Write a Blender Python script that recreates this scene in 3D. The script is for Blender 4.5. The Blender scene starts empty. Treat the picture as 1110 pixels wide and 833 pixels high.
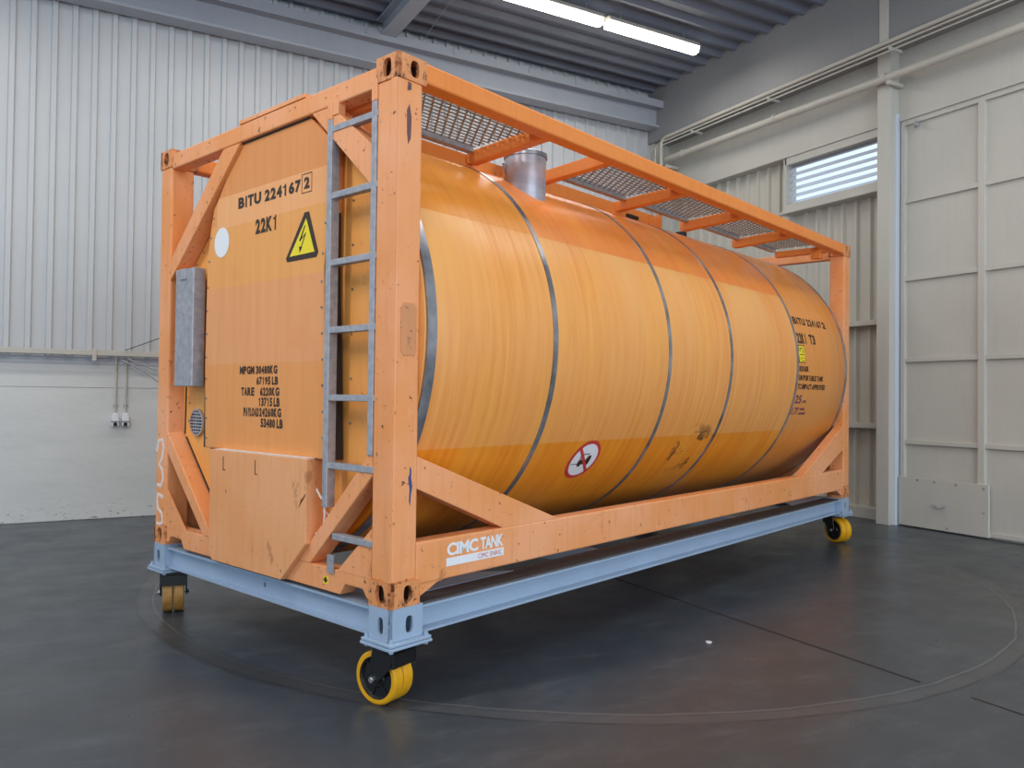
import bpy, bmesh, math, random
from math import sin, cos, pi, radians
from mathutils import Vector, Matrix
random.seed(7)
SC = bpy.context.scene
COL = SC.collection

# ------------------------------------------------------------------ camera
CAM = Vector((-1.305, -3.440, 1.445))
RGT = Vector((0.87214, -0.48910, 0.01172)); FWD = Vector((0.48909, 0.87207, 0.01688))
cd = bpy.data.cameras.new('camera'); cam = bpy.data.objects.new('camera', cd); COL.objects.link(cam)
FWD.normalize(); RGT = (RGT - FWD * RGT.dot(FWD)).normalized(); UPV = RGT.cross(FWD)
m = Matrix((RGT, UPV, -FWD)).transposed().to_4x4(); m.translation = CAM
cam.matrix_world = m
cd.sensor_width = 36.0; cd.lens = 36.0 * 857.03 / 1110.0; cd.clip_start = 0.05; cd.clip_end = 200
SC.camera = cam

# ------------------------------------------------------------------ world, exposure, lights
W = bpy.data.worlds.new('daylight'); SC.world = W; W.use_nodes = True
bg = W.node_tree.nodes['Background']; bg.inputs[0].default_value = (0.72, 0.86, 1.0, 1); bg.inputs[1].default_value = 1.1
SC.view_settings.view_transform = 'Standard'; SC.view_settings.look = 'None'
SC.view_settings.gamma = 1.0; SC.view_settings.exposure = 0.10; SC.view_settings.use_curve_mapping = False


def area(name, loc, sx, sy, power, colour, rot=(0, 0, 0)):
    l = bpy.data.lights.new(name, 'AREA'); l.shape = 'RECTANGLE'; l.size = sx; l.size_y = sy
    l.energy = power; l.color = colour
    o = bpy.data.objects.new(name, l); COL.objects.link(o); o.location = loc; o.rotation_euler = rot
    return o


WARM = (1.0, 0.97, 0.92)
for lx, ly, pw in ((-3.5, 4.7, 60), (0.5, 4.7, 45), (-4.0, 0.0, 170), (0.8, 0.0, 50), (4.6, 0.0, 50), (-4.0, -5.0, 150), (2.5, -5.0, 80)):
    area('unseen_ceiling_light', (lx, ly, 6.0), 3.0, 0.3, pw, WARM)  # unseen ceiling lights without fixtures, some raised to brighten the container end
for lx in (3.80, 5.35):
    area('tube_light', (lx, 4.72, 6.10), 1.5, 0.15, 22, WARM)
area('open_gate_daylight', (3.0, -9.5, 2.6), 8.0, 5.0, 420, (0.80, 0.90, 1.0), (radians(90), 0, 0))

ZB = 0.46                        # underside of the container above the floor
ANG = radians(19)                # container is parked at an angle to the walls


# ------------------------------------------------------------------ mesh helpers
class MB:
    def __init__(s):
        s.bm = bmesh.new()

    def box(s, x0, x1, y0, y1, z0, z1, mat=None):
        P = [(x, y, z) for x in (x0, x1) for y in (y0, y1) for z in (z0, z1)]
        v = [s.bm.verts.new(mat @ Vector(p) if mat else p) for p in P]
        for f in ((0, 1, 3, 2), (4, 6, 7, 5), (0, 4, 5, 1), (2, 3, 7, 6), (0, 2, 6, 4), (1, 5, 7, 3)):
            s.bm.faces.new([v[i] for i in f])
        return s

    def prism(s, pts, axis, a, b):
        """polygon pts in the plane normal to axis, extruded from a to b"""
        def mk(p, t):
            if axis == 0: return (t, p[0], p[1])
            if axis == 1: return (p[0], t, p[1])
            return (p[0], p[1], t)
        A = [s.bm.verts.new(mk(p, a)) for p in pts]; B = [s.bm.verts.new(mk(p, b)) for p in pts]
        n = len(pts)
        s.bm.faces.new(A[::-1]); s.bm.faces.new(B)
        for i in range(n):
            s.bm.faces.new((A[i], A[(i + 1) % n], B[(i + 1) % n], B[i]))
        return s

    def cyl(s, p0, p1, r0, r1=None, n=24, caps=True):
        r1 = r0 if r1 is None else r1
        p0 = Vector(p0); p1 = Vector(p1); d = (p1 - p0).normalized()
        u = d.cross(Vector((0, 0, 1)))
        if u.length < 1e-3: u = Vector((1, 0, 0))
        u.normalize(); w = d.cross(u)
        A = [s.bm.verts.new(p0 + (u * cos(2 * pi * i / n) + w * sin(2 * pi * i / n)) * r0) for i in range(n)]
        B = [s.bm.verts.new(p1 + (u * cos(2 * pi * i / n) + w * sin(2 * pi * i / n)) * r1) for i in range(n)]
        for i in range(n):
            s.bm.faces.new((A[i], A[(i + 1) % n], B[(i + 1) % n], B[i]))
        if caps: s.bm.faces.new(A[::-1]); s.bm.faces.new(B)
        return s

    def tube(s, pts, r, n=8):
        pts = [Vector(p) for p in pts]; rings = []
        pu = None
        for i, p in enumerate(pts):
            a = pts[max(i - 1, 0)]; b = pts[min(i + 1, len(pts) - 1)]; d = (b - a).normalized()
            if pu is None:
                u = d.cross(Vector((0, 0, 1)))
                if u.length < 1e-3: u = d.cross(Vector((1, 0, 0)))
            else:
                u = pu - d * pu.dot(d)
            u.normalize(); pu = u; w = d.cross(u)
            rings.append([s.bm.verts.new(p + (u * cos(2 * pi * k / n) + w * sin(2 * pi * k / n)) * r) for k in range(n)])
        for A, B in zip(rings, rings[1:]):
            for k in range(n):
                s.bm.faces.new((A[k], A[(k + 1) % n], B[(k + 1) % n], B[k]))
        s.bm.faces.new(rings[0][::-1]); s.bm.faces.new(rings[-1])
        return s

    def lathe(s, prof, mat, n=40, closed=True):
        """prof (axial, radius) about local x axis, placed by mat"""
        rings = [[s.bm.verts.new(mat @ Vector((a, r * cos(2 * pi * k / n), r * sin(2 * pi * k / n)))) for k in range(n)] for a, r in prof]
        pr = list(zip(rings, rings[1:]))
        if closed: pr.append((rings[-1], rings[0]))
        for A, B in pr:
            for k in range(n):
                s.bm.faces.new((A[k], A[(k + 1) % n], B[(k + 1) % n], B[k]))
        if not closed:
            s.bm.faces.new(rings[0][::-1]); s.bm.faces.new(rings[-1])
        return s

    def holed(s, O, U, V, N, w, h, t, cx, cy, rw, rh):
        """plate of size w x h, thickness t, with an oval slot"""
        O, U, V, N = Vector(O), Vector(U), Vector(V), Vector(N)
        n = 32; inn = []; out = []
        for i in range(n):
            a = 2 * pi * (i + .5) / n; c, q = cos(a), sin(a)
            # stadium / oval
            e = 0.6
            ix = cx + rw * math.copysign(abs(c) ** e, c); iy = cy + rh * math.copysign(abs(q) ** 0.85, q)
            inn.append((ix, iy))
            k = min((w / 2) / abs(c) if abs(c) > 1e-6 else 9, (h / 2) / abs(q) if abs(q) > 1e-6 else 9)
            ox, oy = w / 2 + k * c, h / 2 + k * q
            out.append((ox, oy))
        # snap nearest samples to the corners
        for X in (0, w):
            for Y in (0, h):
                j = min(range(n), key=lambda i: (out[i][0] - X) ** 2 + (out[i][1] - Y) ** 2); out[j] = (X, Y)
        L = []
        for lst in (out, inn):
            for d in (0, t):
                L.append([s.bm.verts.new(O + U * p[0] + V * p[1] - N * d) for p in lst])
        of, ob, jf, jb = L
        for i in range(n):
            j = (i + 1) % n
            s.bm.faces.new((of[i], of[j], jf[j], jf[i])); s.bm.faces.new((ob[j], ob[i], jb[i], jb[j]))
            s.bm.faces.new((of[j], of[i], ob[i], ob[j])); s.bm.faces.new((jf[i], jf[j], jb[j], jb[i]))
        return s

    def build(s, name, mat, parent=None, bevel=0, smooth=False, loc=None, kind=None, label=None):
        bmesh.ops.recalc_face_normals(s.bm, faces=s.bm.faces)
        me = bpy.data.meshes.new(name); s.bm.to_mesh(me); s.bm.free()
        o = bpy.data.objects.new(name, me); COL.objects.link(o)
        if mat: me.materials.append(mat)
        if smooth:
            for p in me.polygons: p.use_smooth = True
            me.set_sharp_from_angle(angle=radians(38))
        if parent: o.parent = parent
        if loc: o.location = loc
        if bevel:
            b = o.modifiers.new('bevel', 'BEVEL'); b.width = bevel; b.segments = 2; b.limit_method = 'ANGLE'; b.angle_limit = radians(40)
        if kind: o['kind'] = kind
        if label: o['label'] = label
        return o


def thing(name, label, cat, loc=(0, 0, 0), rz=0, group=None):
    o = bpy.data.objects.new(name, None); COL.objects.link(o); o.empty_display_size = .1
    o.location = loc; o.rotation_euler = (0, 0, rz); o['label'] = label; o['category'] = cat
    if group: o['group'] = group
    return o


def tag(o, label, cat, group=None):
    o['label'] = label; o['category'] = cat
    if group: o['group'] = group
    return o


def copy_tree(o, parent=None):
    c = o.copy(); COL.objects.link(c)
    if parent: c.parent = parent
    for ch in list(o.children): copy_tree(ch, c)
    return c


# ------------------------------------------------------------------ materials
def srgb(r, g, b):
    return tuple(((c / 255) / 12.92 if c / 255 <= .04045 else ((c / 255 + .055) / 1.055) ** 2.4) for c in (r, g, b)) + (1,)


class NT:
    def __init__(s, name):
        s.m = bpy.data.materials.new(name); s.m.use_nodes = True; s.t = s.m.node_tree; s.n = s.t.nodes
        s.b = s.n['Principled BSDF']

    def node(s, ty, **kw):
        x = s.n.new(ty)
        for k, v in kw.items():
            if hasattr(x, k): setattr(x, k, v)
            else: x.inputs[k].default_value = v
        return x

    def link(s, a, b): s.t.links.new(a, b)

    def coord(s, scale=(1, 1, 1)):
        t = s.node('ShaderNodeTexCoord'); mp = s.node('ShaderNodeMapping'); mp.inputs['Scale'].default_value = scale
        s.link(t.outputs['Object'], mp.inputs['Vector']); return mp.outputs['Vector']

    def noise(s, scale, detail=4, rough=.55, stretch=(1, 1, 1)):
        n = s.node('ShaderNodeTexNoise'); n.inputs['Scale'].default_value = scale; n.inputs['Detail'].default_value = detail
        n.inputs['Roughness'].default_value = rough; s.link(s.coord(stretch), n.inputs['Vector']); return n.outputs['Fac']

    def ramp(s, fac, a, b, lo=0., hi=1.):
        r = s.node('ShaderNodeMapRange'); r.inputs['From Min'].default_value = a; r.inputs['From Max'].default_value = b
        r.inputs['To Min'].default_value = lo; r.inputs['To Max'].default_value = hi
        s.link(fac, r.inputs['Value']); return r.outputs['Result']

    def mix(s, fac, a, b):
        x = s.node('ShaderNodeMix'); x.data_type = 'RGBA'; x.clamp_factor = True
        for v, i in ((fac, 0), (a, 6), (b, 7)):
            if hasattr(v, 'is_linked') or isinstance(v, bpy.types.NodeSocket): s.link(v, x.inputs[i])
            else: x.inputs[i].default_value = v
        return x.outputs[2]

    def math(s, op, a, b=0.0, c=None):
        x = s.node('ShaderNodeMath'); x.operation = op
        for i, v in enumerate((a, b, c)):
            if v is None: continue
            if isinstance(v, bpy.types.NodeSocket): s.link(v, x.inputs[i])
            else: x.inputs[i].default_value = v
        return x.outputs[0]

    def xyz(s):
        t = s.node('ShaderNodeTexCoord'); p = s.node('ShaderNodeSeparateXYZ'); s.link(t.outputs['Object'], p.inputs[0]); return p.outputs

    def base(s, c):
        if isinstance(c, bpy.types.NodeSocket): s.link(c, s.b.inputs['Base Color'])
        else: s.b.inputs['Base Color'].default_value = c

    def rough(s, r):
        if isinstance(r, bpy.types.NodeSocket): s.link(r, s.b.inputs['Roughness'])
        else: s.b.inputs['Roughness'].default_value = r

    def bump(s, h, strength=.2, dist=.01):
        b = s.node('ShaderNodeBump'); b.inputs['Strength'].default_value = strength; b.inputs['Distance'].default_value = dist
        s.link(h, b.inputs['Height']); s.link(b.outputs[0], s.b.inputs['Normal'])


def frame_paint(name, base, tint, chips=.72, rust=.0):
    k = NT(name)
    c = k.mix(k.ramp(k.noise(1.6, 3), .35, .65), base, tint)
    streak = k.noise(3, 5, .6, (9, 9, .7))
    dark = tuple(x * .78 for x in base[:3]) + (1,)
    c = k.mix(k.ramp(streak, .52, .8, 0, .45), c, dark)
    c = k.mix(k.ramp(k.noise(14, 3, .7), .6, .8, 0, .35), c, tuple(min(1, x * 1.15) for x in tint[:3]) + (1,))
    ch = k.ramp(k.noise(22, 5, .75), chips, chips + .03)
    c = k.mix(k.ramp(k.noise(5, 6, .8, (1, 1, .5)), .62, .68, 0, .55), c, srgb(150, 92, 58))
    c = k.mix(ch, c, srgb(88, 50, 34))
    if rust:
        c = k.mix(k.ramp(k.noise(17, 6, .8, (1, 1, .6)), rust, rust + .09), c, srgb(78, 44, 30))
    k.base(c); k.rough(k.ramp(streak, .2, .8, .42, .62)); k.bump(k.noise(30, 3), .12, .004)
    return k.m


def plain(name, col, rough=.5, metal=0, var=.0, emit=None, nscale=12, stretch=(1, 1, 1)):
    k = NT(name)
    if var:
        d = tuple(x * (1 - var) for x in col[:3]) + (1,)
        k.base(k.mix(k.ramp(k.noise(nscale, 4, .6, stretch), .35, .7), col, d))
    else: k.base(col)
    k.rough(rough); k.b.inputs['Metallic'].default_value = metal
    if emit: k.b.inputs['Emission Color'].default_value = col; k.b.inputs['Emission Strength'].default_value = emit
    return k.m


M = {}
M['frame'] = frame_paint('orange_frame_paint', srgb(234, 150, 84), srgb(242, 168, 120), .63)
M['casting'] = frame_paint('worn_casting_paint', srgb(220, 140, 84), srgb(228, 156, 102), .60, .53)
M['rail'] = frame_paint('orange_rail_paint', srgb(234, 134, 56), srgb(236, 142, 66), .72)
M['plate'] = frame_paint('orange_plate_paint', srgb(240, 160, 80), srgb(242, 170, 88), .66)
M['box'] = frame_paint('orange_cabinet_paint', srgb(232, 156, 98), srgb(236, 168, 116), .66)
M['steel'] = plain('galvanised_steel', srgb(172, 173, 180), .42, .3, .3, nscale=25)
M['steel_dark'] = plain('dark_steel_band', srgb(176, 178, 186), .28, .65, .65, nscale=5)
M['neck'] = plain('brushed_steel', srgb(186, 188, 198), .30, .45, .25, nscale=6, stretch=(1, 1, 4))
M['grating'] = plain('grating_steel', srgb(150, 144, 140), .5, .1, .35, nscale=18)
M['blue'] = plain('pale_blue_gloss_paint', srgb(158, 178, 202), .30, 0, .08, nscale=4)
M['flange_shade'] = plain('dark_flange_shade', srgb(84, 78, 78), .8, 0, .2)  # brown-grey standing for the shade under the container
M['black'] = plain('black_cast_iron', srgb(20, 20, 22), .35)
M['hub'] = plain('black_wheel_hub', srgb(24, 24, 28), .4)
M['tyre'] = plain('yellow_polyurethane', srgb(226, 164, 20), .38, 0, .15, nscale=9)
M['tyre_brown'] = plain('brown_polyurethane', srgb(178, 130, 62), .5, 0, .4, nscale=16)
M['chrome'] = plain('zinc_bolt', srgb(190, 190, 195), .25, .9)
M['ink'] = plain('black_lettering', srgb(50, 36, 26), .6)
M['purple'] = plain('purple_marker_ink', srgb(98, 48, 86), .6)
M['white'] = plain('white_sticker', srgb(232, 234, 238), .45)
M['off_white'] = plain('white_spray_and_lit_top', srgb(226, 214, 208), .6)  # spray marks, and the whitened lit top of the cabinet
M['red'] = plain('red_sticker', srgb(200, 60, 62), .45)
M['yellow'] = plain('yellow_sticker', srgb(240, 216, 30), .45)
M['dark'] = plain('black_seal', srgb(40, 34, 32), .7)
M['bluepaint'] = plain('blue_scuff', srgb(52, 70, 130), .6)
M['rust'] = plain('rusty_brown', srgb(128, 76, 44), .8, 0, .4)
M['cavity'] = plain('dirty_shaded_cavity', srgb(70, 44, 34), .9, 0, .4)


def wall_paint():
    k = NT('white_wall_plaster')
    p = k.xyz()
    c = k.mix(k.ramp(k.noise(.9, 5, .6, (.6, 1, 1.4)), .3, .7), srgb(216, 217, 215), srgb(204, 206, 205))
    c = k.mix(k.ramp(k.noise(4, 5, .7, (.4, 1, 2)), .55, .8, 0, .35), c, srgb(184, 186, 186))
    low = k.ramp(p[2], .0, .28, 1, 0)
    chip = k.math('MULTIPLY', k.ramp(k.noise(30, 5, .75, (.6, 1, 1)), .60, .63), low)
    c = k.mix(chip, c, srgb(105, 104, 102))
    c = k.mix(k.ramp(k.noise(6, 3, .8, (.7, 1, 1.2)), .74, .76), c, srgb(150, 146, 140))
    k.base(c); k.rough(.55); k.bump(k.noise(2.2, 6, .65, (.5, 1, 1.3)), .35, .03)
    return k.m


def sheet_paint(name, a, b, rough=.45):
    k = NT(name)
    c = k.mix(k.ramp(k.noise(.7, 4, .6), .3, .7), a, b)
    c = k.mix(k.ramp(k.noise(3, 5, .7, (5, 5, .5)), .5, .85, 0, .25), c, tuple(x * .75 for x in b[:3]) + (1,))
    k.base(c); k.rough(rough)
    return k.m


M['plaster'] = wall_paint()
M['sheet'] = sheet_paint('pale_grey_corrugated_sheet', srgb(198, 200, 202), srgb(190, 193, 196), .4)
M['sheet_beige'] = sheet_paint('cream_corrugated_sheet', srgb(204, 200, 189), srgb(196, 192, 182), .45)
M['beige'] = sheet_paint('cream_wall_paint', srgb(200, 197, 188), srgb(190, 188, 180), .5)
M['beam'] = sheet_paint('grey_beam_paint', srgb(172, 176, 184), srgb(162, 167, 176), .45)
M['girder'] = sheet_paint('grey_girder_paint', srgb(146, 146, 146), srgb(138, 139, 140), .5)
M['roof'] = sheet_paint('dark_roof_deck', srgb(120, 126, 140), srgb(106, 112, 126), .5)
M['pipe'] = sheet_paint('cream_pipe_paint', srgb(200, 195, 184), srgb(190, 186, 176), .45)
M['slat'] = plain('pale_louvre_slat', srgb(205, 212, 225), .4)
M['lamp'] = plain('lit_tube_diffuser', (1.0, .95, .85, 1), .5, 0, 0, 9)
M['scrap'] = plain('white_paper', srgb(220, 220, 225), .7)


def floor_mat():
    k = NT('dark_coated_concrete')
    p = k.xyz()
    c = k.mix(k.ramp(k.noise(.35, 4, .55), .38, .62), srgb(50, 60, 70), srgb(60, 64, 68))
    c = k.mix(k.ramp(k.noise(1.7, 6, .7), .45, .8, 0, .5), c, srgb(76, 86, 94))
    c = k.mix(k.ramp(k.noise(6, 6, .8, (.3, 1, 1)), .52, .75, 0, .38), c, srgb(104, 108, 112))
    c = k.mix(k.ramp(k.noise(2.4, 6, .8, (1, .4, 1)), .55, .75, 0, .35), c, srgb(88, 80, 76))
    c = k.mix(k.ramp(k.noise(45, 3, .6), .72, .76, 0, .35), c, srgb(124, 124, 124))
    # turning arc worn by the wheels: ring (cx,cy,r)
    def ring(cx, cy, r, w):
        dx = k.math('SUBTRACT', p[0], cx); dy = k.math('SUBTRACT', p[1], cy)
        d = k.math('SQRT', k.math('ADD', k.math('MULTIPLY', dx, dx), k.math('MULTIPLY', dy, dy)))
        wob = k.math('MULTIPLY', k.noise(2.0, 2), .05)
        e = k.math('ABSOLUTE', k.math('SUBTRACT', k.math('ADD', d, wob), r + .025))
        return k.ramp(e, w * .5, w, 1, 0)
    brk = k.ramp(k.noise(3.5, 4, .7), .38, .6)
    a1 = k.math('MULTIPLY', ring(2.54, 2.37, 3.42, .010), brk)
    a2 = k.math('MULTIPLY', ring(2.54, 2.37, 3.37, .05), .16)
    c = k.mix(a2, c, srgb(112, 108, 104)); c = k.mix(k.math('MULTIPLY', a1, .8), c, srgb(40, 40, 42))
    a3 = k.math('MULTIPLY', ring(2.54, 2.37, 3.31, .008), .3)
    c = k.mix(a3, c, srgb(140, 138, 134))
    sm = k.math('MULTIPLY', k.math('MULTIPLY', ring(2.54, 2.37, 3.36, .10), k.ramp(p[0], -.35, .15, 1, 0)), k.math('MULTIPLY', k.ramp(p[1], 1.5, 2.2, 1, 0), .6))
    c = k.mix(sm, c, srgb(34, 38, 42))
    k.base(c)
    k.rough(k.ramp(k.noise(2.3, 5, .65), .3, .75, .26, .42))
    k.b.inputs['Specular IOR Level'].default_value = .5
    k.bump(k.noise(7, 6, .7), .10, .006)
    return k.m


M['floor'] = floor_mat()


def tank_paint():
    k = NT('tank_cladding_paint')
    p = k.xyz(); X, Y, Z = p[0], p[1], p[2]
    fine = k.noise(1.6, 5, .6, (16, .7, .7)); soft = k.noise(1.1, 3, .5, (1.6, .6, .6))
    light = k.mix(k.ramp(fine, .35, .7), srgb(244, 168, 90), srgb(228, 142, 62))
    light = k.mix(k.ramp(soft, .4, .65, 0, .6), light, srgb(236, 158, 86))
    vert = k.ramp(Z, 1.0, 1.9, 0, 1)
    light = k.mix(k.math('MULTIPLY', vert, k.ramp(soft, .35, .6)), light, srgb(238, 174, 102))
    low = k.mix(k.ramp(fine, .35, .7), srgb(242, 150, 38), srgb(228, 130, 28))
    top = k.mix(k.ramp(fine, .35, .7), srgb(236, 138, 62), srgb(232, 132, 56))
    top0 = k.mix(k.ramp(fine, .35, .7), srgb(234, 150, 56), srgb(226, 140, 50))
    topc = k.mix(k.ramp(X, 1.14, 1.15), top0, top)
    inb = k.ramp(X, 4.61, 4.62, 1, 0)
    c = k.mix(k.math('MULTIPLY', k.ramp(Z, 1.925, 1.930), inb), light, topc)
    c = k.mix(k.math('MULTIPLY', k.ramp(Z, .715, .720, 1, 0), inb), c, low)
    c = k.mix(k.ramp(k.noise(1.3, 5, .7, (2.2, .6, .6)), .50, .74, 0, .5), c, srgb(244, 176, 70))
    c = k.mix(k.ramp(k.noise(2.6, 5, .75, (7, .5, .5)), .54, .8, 0, .45), c, srgb(206, 118, 48))
    end = k.mix(k.ramp(fine, .35, .7), srgb(232, 150, 68), srgb(222, 140, 58))
    c = k.mix(k.ramp(X, 4.615, 4.62), c, end)
    # scuffed stain low on the fourth bay
    st = k.ramp(k.noise(5.5, 6, .75, (1.0, 1.3, .9)), .545, .60)
    wx = k.math('MULTIPLY', k.ramp(X, 2.72, 2.85), k.ramp(X, 3.2, 3.3, 1, 0)); wz = k.math('MULTIPLY', k.ramp(Z, .42, .5), k.ramp(Z, .72, .82, 1, 0))
    c = k.mix(k.math('MULTIPLY', st, k.math('MULTIPLY', k.math('MULTIPLY', wx, wz), k.ramp(Y, .8, 1.2, 1, 0))), c, srgb(96, 62, 34))
    c = k.mix(k.ramp(k.noise(11, 4, .8, (1, .5, .5)), .755, .77), c, srgb(120, 70, 34))
    k.base(c); k.rough(k.ramp(fine, .3, .7, .30, .42)); k.bump(k.noise(1.2, 2, .4, (2, .8, .8)), .12, .02)
    return k.m


M['tank'] = tank_paint()


def panel_paint():
    k = NT('end_panel_paint')
    p = k.xyz(); Y, Z = p[1], p[2]
    fine = k.noise(1.5, 5, .6, (.7, 14, .7))
    c = k.mix(k.ramp(fine, .3, .7), srgb(234, 156, 84), srgb(226, 146, 74))                 # lower
    def band(z0, z1, y0, y1, col, c):
        f = k.math('MULTIPLY', k.math('MULTIPLY', k.ramp(Z, z0, z0 + .006), k.ramp(Z, z1, z1 + .006, 1, 0)), k.math('MULTIPLY', k.ramp(Y, y0, y0 + .006), k.ramp(Y, y1, y1 + .006, 1, 0)))
        return k.mix(f, c, col)
    c = band(1.16, 1.62, 0, 2.4, k.mix(k.ramp(fine, .3, .7), srgb(236, 162, 102), srgb(228, 152, 92)), c)
    c = band(1.62, 2.00, 0, 2.4, k.mix(k.ramp(fine, .3, .7), srgb(240, 168, 90), srgb(232, 156, 78)), c)
    c = band(1.98, 2.17, .3, 1.72, k.mix(k.ramp(fine, .3, .7), srgb(244, 174, 114), srgb(238, 166, 104)), c)
    c = band(2.17, 2.6, 0, 2.4, k.mix(k.ramp(fine, .3, .7), srgb(230, 150, 84), srgb(222, 142, 76)), c)
    c = k.mix(k.ramp(k.noise(2.2, 4, .6), .55, .8, 0, .5), c, srgb(226, 136, 66))
    c = k.mix(k.ramp(k.noise(14, 4, .8), .74, .76), c, srgb(120, 70, 40))
    k.base(c); k.rough(.42); k.bump(k.noise(2.0, 2, .4), .2, .02)
    return k.m


M['panel'] = panel_paint()

# ------------------------------------------------------------------ the hall
VL, UR, ZR = 6.76, 7.23, 6.42


def corrugated(name, mat, along, a0, a1, z0, z1, plane, sign, pitch, rib, depth, slope, start=0.0, kind='structure'):
    """trapezoid sheet: along 'u' (plane y) or 'v' (plane x); ribs stand out by depth*sign"""
    prof = []; t = a0 + start
    prof.append((a0, 0))
    while t + pitch < a1:
        prof += [(t, 0), (t + slope, depth), (t + rib - slope, depth), (t + rib, 0)]
        t += pitch
    prof.append((a1, 0))
    k = MB(); vs = []
    for z in (z0, z1):
        row = []
        for (a, d) in prof:
            for back in (0, 1):
                q = plane + sign * (d - back * .004)
                row.append(k.bm.verts.new((a, q, z) if along == 'u' else (q, a, z)))
        vs.append(row)
    for i in range(len(prof) - 1):
        for b in (0, 1):
            A, B = vs[0], vs[1]
            f = (A[2 * i + b], A[2 * i + 2 + b], B[2 * i + 2 + b], B[2 * i + b])
            k.bm.faces.new(f)
    return k.build(name, mat, kind=kind)


# floor slabs, split by the expansion joint
MB().box(-9, 8.2, -10, 8.0, -.25, 0).build('floor', M['floor'], kind='structure')
jt = MB()
jt.box(2.540, 2.562, -.90, 6.7, -.01, .0015); jt.box(2.575, 2.590, -6, -1.15, -.01, .0015)
jt.build('floor_joint', M['dark'], kind='structure')

# left wall: plastered block wall below, corrugated sheet above
MB().box(-9, 7.6, VL, VL + .25, 0, 1.80).build('wall_left', M['plaster'], kind='structure', bevel=.01)
MB().box(-9, 7.6, VL - .006, VL + .2, 1.50, 1.70).build('trim_1', M['plaster'], kind='structure', bevel=.005)
corrugated('wall_left_sheet', M['sheet'], 'u', -9, 7.35, 1.845, 6.6, VL - .01, -1, .2, .075, .035, .014, start=.055)
MB().box(-9, 7.3, VL - .004, VL + .2, 1.76, 1.85).build('trim_ledge_shade', M['beam'], kind='structure')  # grey band: shadow under the sheet's ledge put into its colour
# cable rail under the sheet
cr = MB(); cr.box(-9, 6.9, VL - .115, VL - .075, 1.865, 1.925)
for i in range(26):
    x = -8.6 + i * .6
    if x < 6.8: cr.box(x, x + .03, VL - .08, VL - .0, 1.885, 1.91)
o = cr.build('cable_rail', M['pipe'], bevel=.004); tag(o, 'long pale horizontal rail running along the left wall under the corrugated sheet', 'rail')
# bracket tab on the rail
o = MB().box(-1.08, -1.035, VL - .13, VL - .06, 1.80, 1.94).build('rail_bracket', M['pipe'], o, bevel=.003)

# steel beam along the left wall
bm_ = MB(); bm_.box(-9, 6.90, 6.33, 6.66, 6.10, 6.145); bm_.box(-9, 6.90, 6.50, 6.53, 5.83, 6.10); bm_.box(-9, 6.90, 6.42, 6.66, 5.80, 5.835)
bm_.box(-9, 6.90, 6.325, 6.345, 6.08, 6.20)
bm_.build('beam_left', M['beam'], kind='structure', bevel=.004)
# small clips on the beam's upper flange
cl = MB()
for u_ in (-.2, 1.95, 3.2, 4.4, 5.2, 6.0): cl.cyl((u_, 6.322, 6.12), (u_, 6.322, 6.23), .012, n=8)
cl.build('trim_3', M['beam'], kind='structure')
# cross girder
cg = MB(); cg.box(2.15, 2.36, -9, 6.5, 6.15, 6.175); cg.box(2.245, 2.265, -9, 6.5, 6.17, 6.40); cg.box(2.15, 2.36, -9, 6.5, 6.39, 6.41)
cg.build('beam_cross', M['beam'], kind='structure', bevel=.003)

# roof deck: corrugations run along the left wall
k = MB(); t = -9.0; prof = []
while t < 7.3:
    prof += [(t, 0), (t + .06, .07), (t + .19, .07), (t + .25, 0)]; t += .30
rows = [[k.bm.verts.new((x, y, ZR + d)) for (y, d) in prof] for x in (-9, 7.3)]
for i in range(len(prof) - 1): k.bm.faces.new((rows[0][i], rows[0][i + 1], rows[1][i + 1], rows[1][i]))
k.build('ceiling', M['roof'], kind='structure')
MB().box(-9, 8, -9, 8, ZR + .14, ZR + .3).build('ceiling_slab', M['roof'], kind='structure')

# right wall
corrugated('wall_right_sheet', M['sheet_beige'], 'v', 2.66, 4.17, .14, 4.02, 7.42, -1, .2, .06, .045, .012, start=.08)
corrugated('wall_right_sheet', M['sheet_beige'], 'v', 4.17, 6.76, .14, 4.80, 7.42, -1, .2, .06, .045, .012, start=.02)
rw = MB(); rw.box(7.23, 7.6, 2.5, 7.0, 4.78, 5.75)          # smooth fascia over the sheet
rw.box(7.23, 7.6, -9, 2.5, 4.81, 5.75)                        # over the door
rw.build('wall_right', M['beige'], kind='structure', bevel=.004)
MB().box(7.30, 7.5, 2.6, 6.76, 0, .14).build('baseboard_right', M['beige'], kind='structure', bevel=.004)
gt = MB()
for z in (1.15, 2.42): gt.box(7.27, 7.40, 2.66, 6.6, z - .035, z + .03)
gt.build('trim_4', M['beige'], kind='structure', bevel=.004)
MB().box(6.88, 7.6, -9, 6.95, 5.60, 6.60).build('girder_right', M['girder'], kind='structure', bevel=.006)
MB().box(6.92, 7.30, 6.60, 6.78, 0, 5.7).build('column_corner', M['beige'], kind='structure', bevel=.006)
cm = MB(); cm.box(7.07, 7.55, 2.47, 2.64, 0, 5.60)
cm.box(6.865, 6.89, 2.355, 2.47, 5.6, 6.42)
cm.build('column', M['beige'], kind='structure', bevel=.005)
# jamb between column and door
jb = MB(); jb.box(7.16, 7.5, 2.455, 2.475, 0, 4.85); jb.build('door_1_jamb', M['slat'], kind='structure')

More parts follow.
